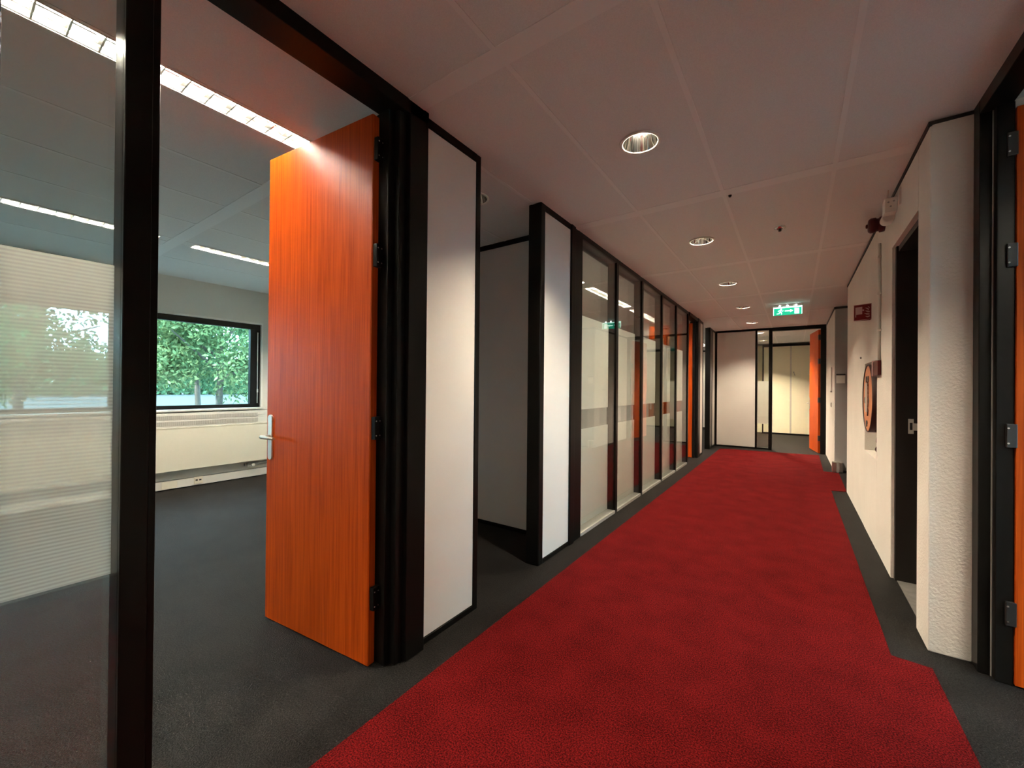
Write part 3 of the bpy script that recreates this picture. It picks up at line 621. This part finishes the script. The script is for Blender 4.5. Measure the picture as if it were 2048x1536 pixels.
# exit sign
EX, EY_, EZ = -.105, 8.05, 2.592
ex = empty('exit_sign', 'lit green emergency exit sign with running man and arrow hanging below ceiling', 'exit sign', (EX, EY_, EZ)); w, h = .235, .155; ex.scale = (.82, 1, .86)
obj('mount', BX(-w - .005, w + .005, -.03, .03, h, (CZ - EZ) / .86, bev=.004), 'white_enamel', ex)
pn = obj('sign_panel', BX(-w, w, -.008, .008, 0, h, bev=.001), 'exit_green', ex)
obj('glow_edge', BX(-w, w, -.010, .010, h - .022, h), 'exit_white', pn); obj('glow_edge', BX(-w - .004, -w + .006, -.010, .010, 0, h), 'exit_white', pn); obj('glow_edge', BX(w - .006, w + .004, -.010, .010, 0, h), 'exit_white', pn)
for x in (-.13, .0, .14): bm = cyl(NB(), (x, -.034, h + .012), (x, -.026, h + .012), .016, n=14); obj('light_spot', bm, 'exit_led', pn)
def exp(polys, name):
    bm = NB()
    for s_, yy in ((1, -.0095), ):
        for pg in polys: prism(bm, [(x, yy, z) for x, z in pg], (0, -.002, 0))
    obj(name, bm, 'exit_white', pn)
ci = [(-.105 + .014 * math.cos(t), .112 + .014 * math.sin(t)) for t in [2 * math.pi * i / 12 for i in range(12)]]
exp([ci, [(-.125, .098), (-.102, .100), (-.112, .060), (-.134, .062)], [(-.105, .098), (-.080, .078), (-.070, .092), (-.066, .088), (-.080, .066), (-.108, .088)], [(-.126, .096), (-.152, .090), (-.160, .068), (-.152, .066), (-.144, .082), (-.124, .086)],
     [(-.115, .064), (-.092, .052), (-.092, .016), (-.104, .016), (-.106, .044), (-.128, .056)], [(-.132, .064), (-.142, .040), (-.180, .034), (-.180, .024), (-.134, .028), (-.120, .058)]], 'running_figure')
exp([[(-.045, .066), (.045, .066), (.045, .046), (.095, .075), (.045, .104), (.045, .084), (-.045, .084)]], 'arrow')
exp([[(.115, .012), (.190, .012), (.190, .118), (.115, .118)]], 'door_symbol')
# sprinkler rosette, ceiling dot
sk = empty('sprinkler', 'small chrome sprinkler rosette in the ceiling, right of the downlight row', 'sprinkler', (-.113, 4.21, CZ)); bm, rg = lathe(NB(), (0, 0, 0), [(.045, .004), (.045, -.004), (.022, -.012)], 24); bm.faces.new(rg[-1]); obj('rosette', bm, 'chrome', sk); obj('sprinkler_head', cyl(NB(), (0, 0, -.010), (0, 0, -.03), .012, n=12), 'black_edge', sk)
tag(obj('ceiling_hook', cyl(NB(), (-.393, 3.31, CZ + .001), (-.393, 3.31, CZ - .012), .012, .008, n=10), 'black_edge'), 'tiny black hook at a crossing of ceiling bands', 'hook')

# ------------------------------------------------------------------ outside: ground and trees
gb = BX(-420, XW - .25, -250, 300, -.6, -.25); box(gb, 3.2, 60, -60, 70, -.6, -.25)
tag(obj('ground', gb, 'paving'), 'pale paved ground outside the office window', 'ground', kind='structure')
def tree(x, y, base, rad, hgt, leafm, n, label, lean=(0, 0), size=.16, squash=1.0):
    t = empty('tree', label, 'tree', (x, y, -.25), 'trees outside the office window')
    bm = NB(); p = Vector((0, 0, 0)); top = Vector((lean[0], lean[1], base + hgt * .55)); segs = 6; prev = p; r = .11
    for i in range(segs):
        q = p.lerp(top, (i + 1) / segs) + Vector((random.uniform(-.06, .06), random.uniform(-.06, .06), 0)); cyl(bm, prev, q, r, r * .88, n=10, cap=False); prev = q; r *= .88
    for i in range(7):
        a = random.uniform(0, 6.28); s_ = p.lerp(top, random.uniform(.4, .95)); e_ = s_ + Vector((math.cos(a) * rad * .7, math.sin(a) * rad * .7, random.uniform(.2, 1.0) * hgt * .3)); cyl(bm, s_, e_, .05, .015, n=7, cap=False)
    obj('trunk', bm, 'bark', t, keep=True)
    vs, fs = [], []; c0 = Vector((lean[0], lean[1], base + hgt / 2))
    blobs = [(c0 + Vector((random.uniform(-.55, .55) * rad, random.uniform(-.6, .6) * rad, random.uniform(-.36, .36) * hgt)), random.uniform(.26, .46) * rad) for _ in range(34)]
    for i in range(n):
        bc, br = random.choice(blobs); d = Vector((random.gauss(0, 1), random.gauss(0, 1), random.gauss(0, 1))).normalized() * br * random.uniform(.55, 1.05)
        pz = bc + d
        if pz.z < base: pz.z = base + random.uniform(0, .3)
        s_ = size * random.uniform(.6, 1.25); a = Vector((random.uniform(-1, 1), random.uniform(-1, 1), random.uniform(-1.3, .2))).normalized(); b = a.orthogonal().normalized(); b.rotate(Matrix.Rotation(random.uniform(0, 6.28), 3, a))
        k = len(vs); vs += [pz - a * s_ * .5, pz + b * s_ * .22, pz + a * s_ * .5, pz - b * s_ * .22]; fs.append((k, k + 1, k + 2, k + 3))
    me = bpy.data.meshes.new('crown'); me.from_pydata(vs, [], fs); me.update(); me.materials.append(MATS[leafm]); cr = bpy.data.objects.new('crown', me); COL.objects.link(cr); cr.parent = t
tree(-13.2, 4.7, 1.0, 2.0, 5.2, 'leaf_olive', 26000, 'olive green bushy tree at the right end of the office window', size=.135)
tree(-15.6, 1.2, 1.0, 2.0, 5.4, 'leaf_green', 24000, 'green tree with leaning trunk in the middle of the office window', (.1, .2), size=.15)
tree(-12.6, -1.6, .98, 1.9, 5.0, 'leaf_olive', 20000, 'olive tree seen through the striped film at the picture edge', size=.14)
tree(-17.8, 5.6, 1.05, 2.2, 6.0, 'leaf_green', 16000, 'green tree standing farther back between the olive tree and the leaning trunk', size=.20)
tree(-20.5, .2, 1.25, 2.4, 6.0, 'leaf_green', 12000, 'broad green tree far back behind the striped film', size=.24)
tree(-20.5, 10.2, 1.2, 2.4, 6.5, 'leaf_green', 12000, 'tall green tree far back beyond the olive tree', size=.24)

def hedge(x, y0, y1, h, depth, n):
    t = empty('hedge', 'long dark green hedge in the distance beyond the trees', 'hedge', (x, (y0 + y1) / 2, -.25))
    vs, fs = [], []
    for i in range(n):
        p = Vector((random.uniform(-depth / 2, depth / 2), random.uniform(y0, y1) - (y0 + y1) / 2, random.uniform(0, h) + random.uniform(-.2, .3))); p.z = max(p.z, .05)
        a = Vector((random.uniform(-1, 1), random.uniform(-1, 1), random.uniform(-1, 1))).normalized(); b = a.orthogonal().normalized(); s_ = random.uniform(.6, 1.1); k = len(vs)
        vs += [p - a * s_ * .5, p + b * s_ * .28, p + a * s_ * .5, p - b * s_ * .28]; fs.append((k, k + 1, k + 2, k + 3))
    me = bpy.data.meshes.new('leaves'); me.from_pydata(vs, [], fs); me.update(); me.materials.append(MATS['leaf_green']); o = bpy.data.objects.new('leaves', me); COL.objects.link(o); o.parent = t
    bm = NB()
    for i in range(24):
        y = (y0 - y1) / 2 + (i + .5) * (y1 - y0) / 24; cyl(bm, (0, y, 0), (random.uniform(-.4, .4), y + random.uniform(-.5, .5), h * .8), .10, .03, n=6, cap=False)
    obj('stems', bm, 'bark', t, keep=True)
hedge(-85, -40, 90, 6.0, 4.0, 30000)
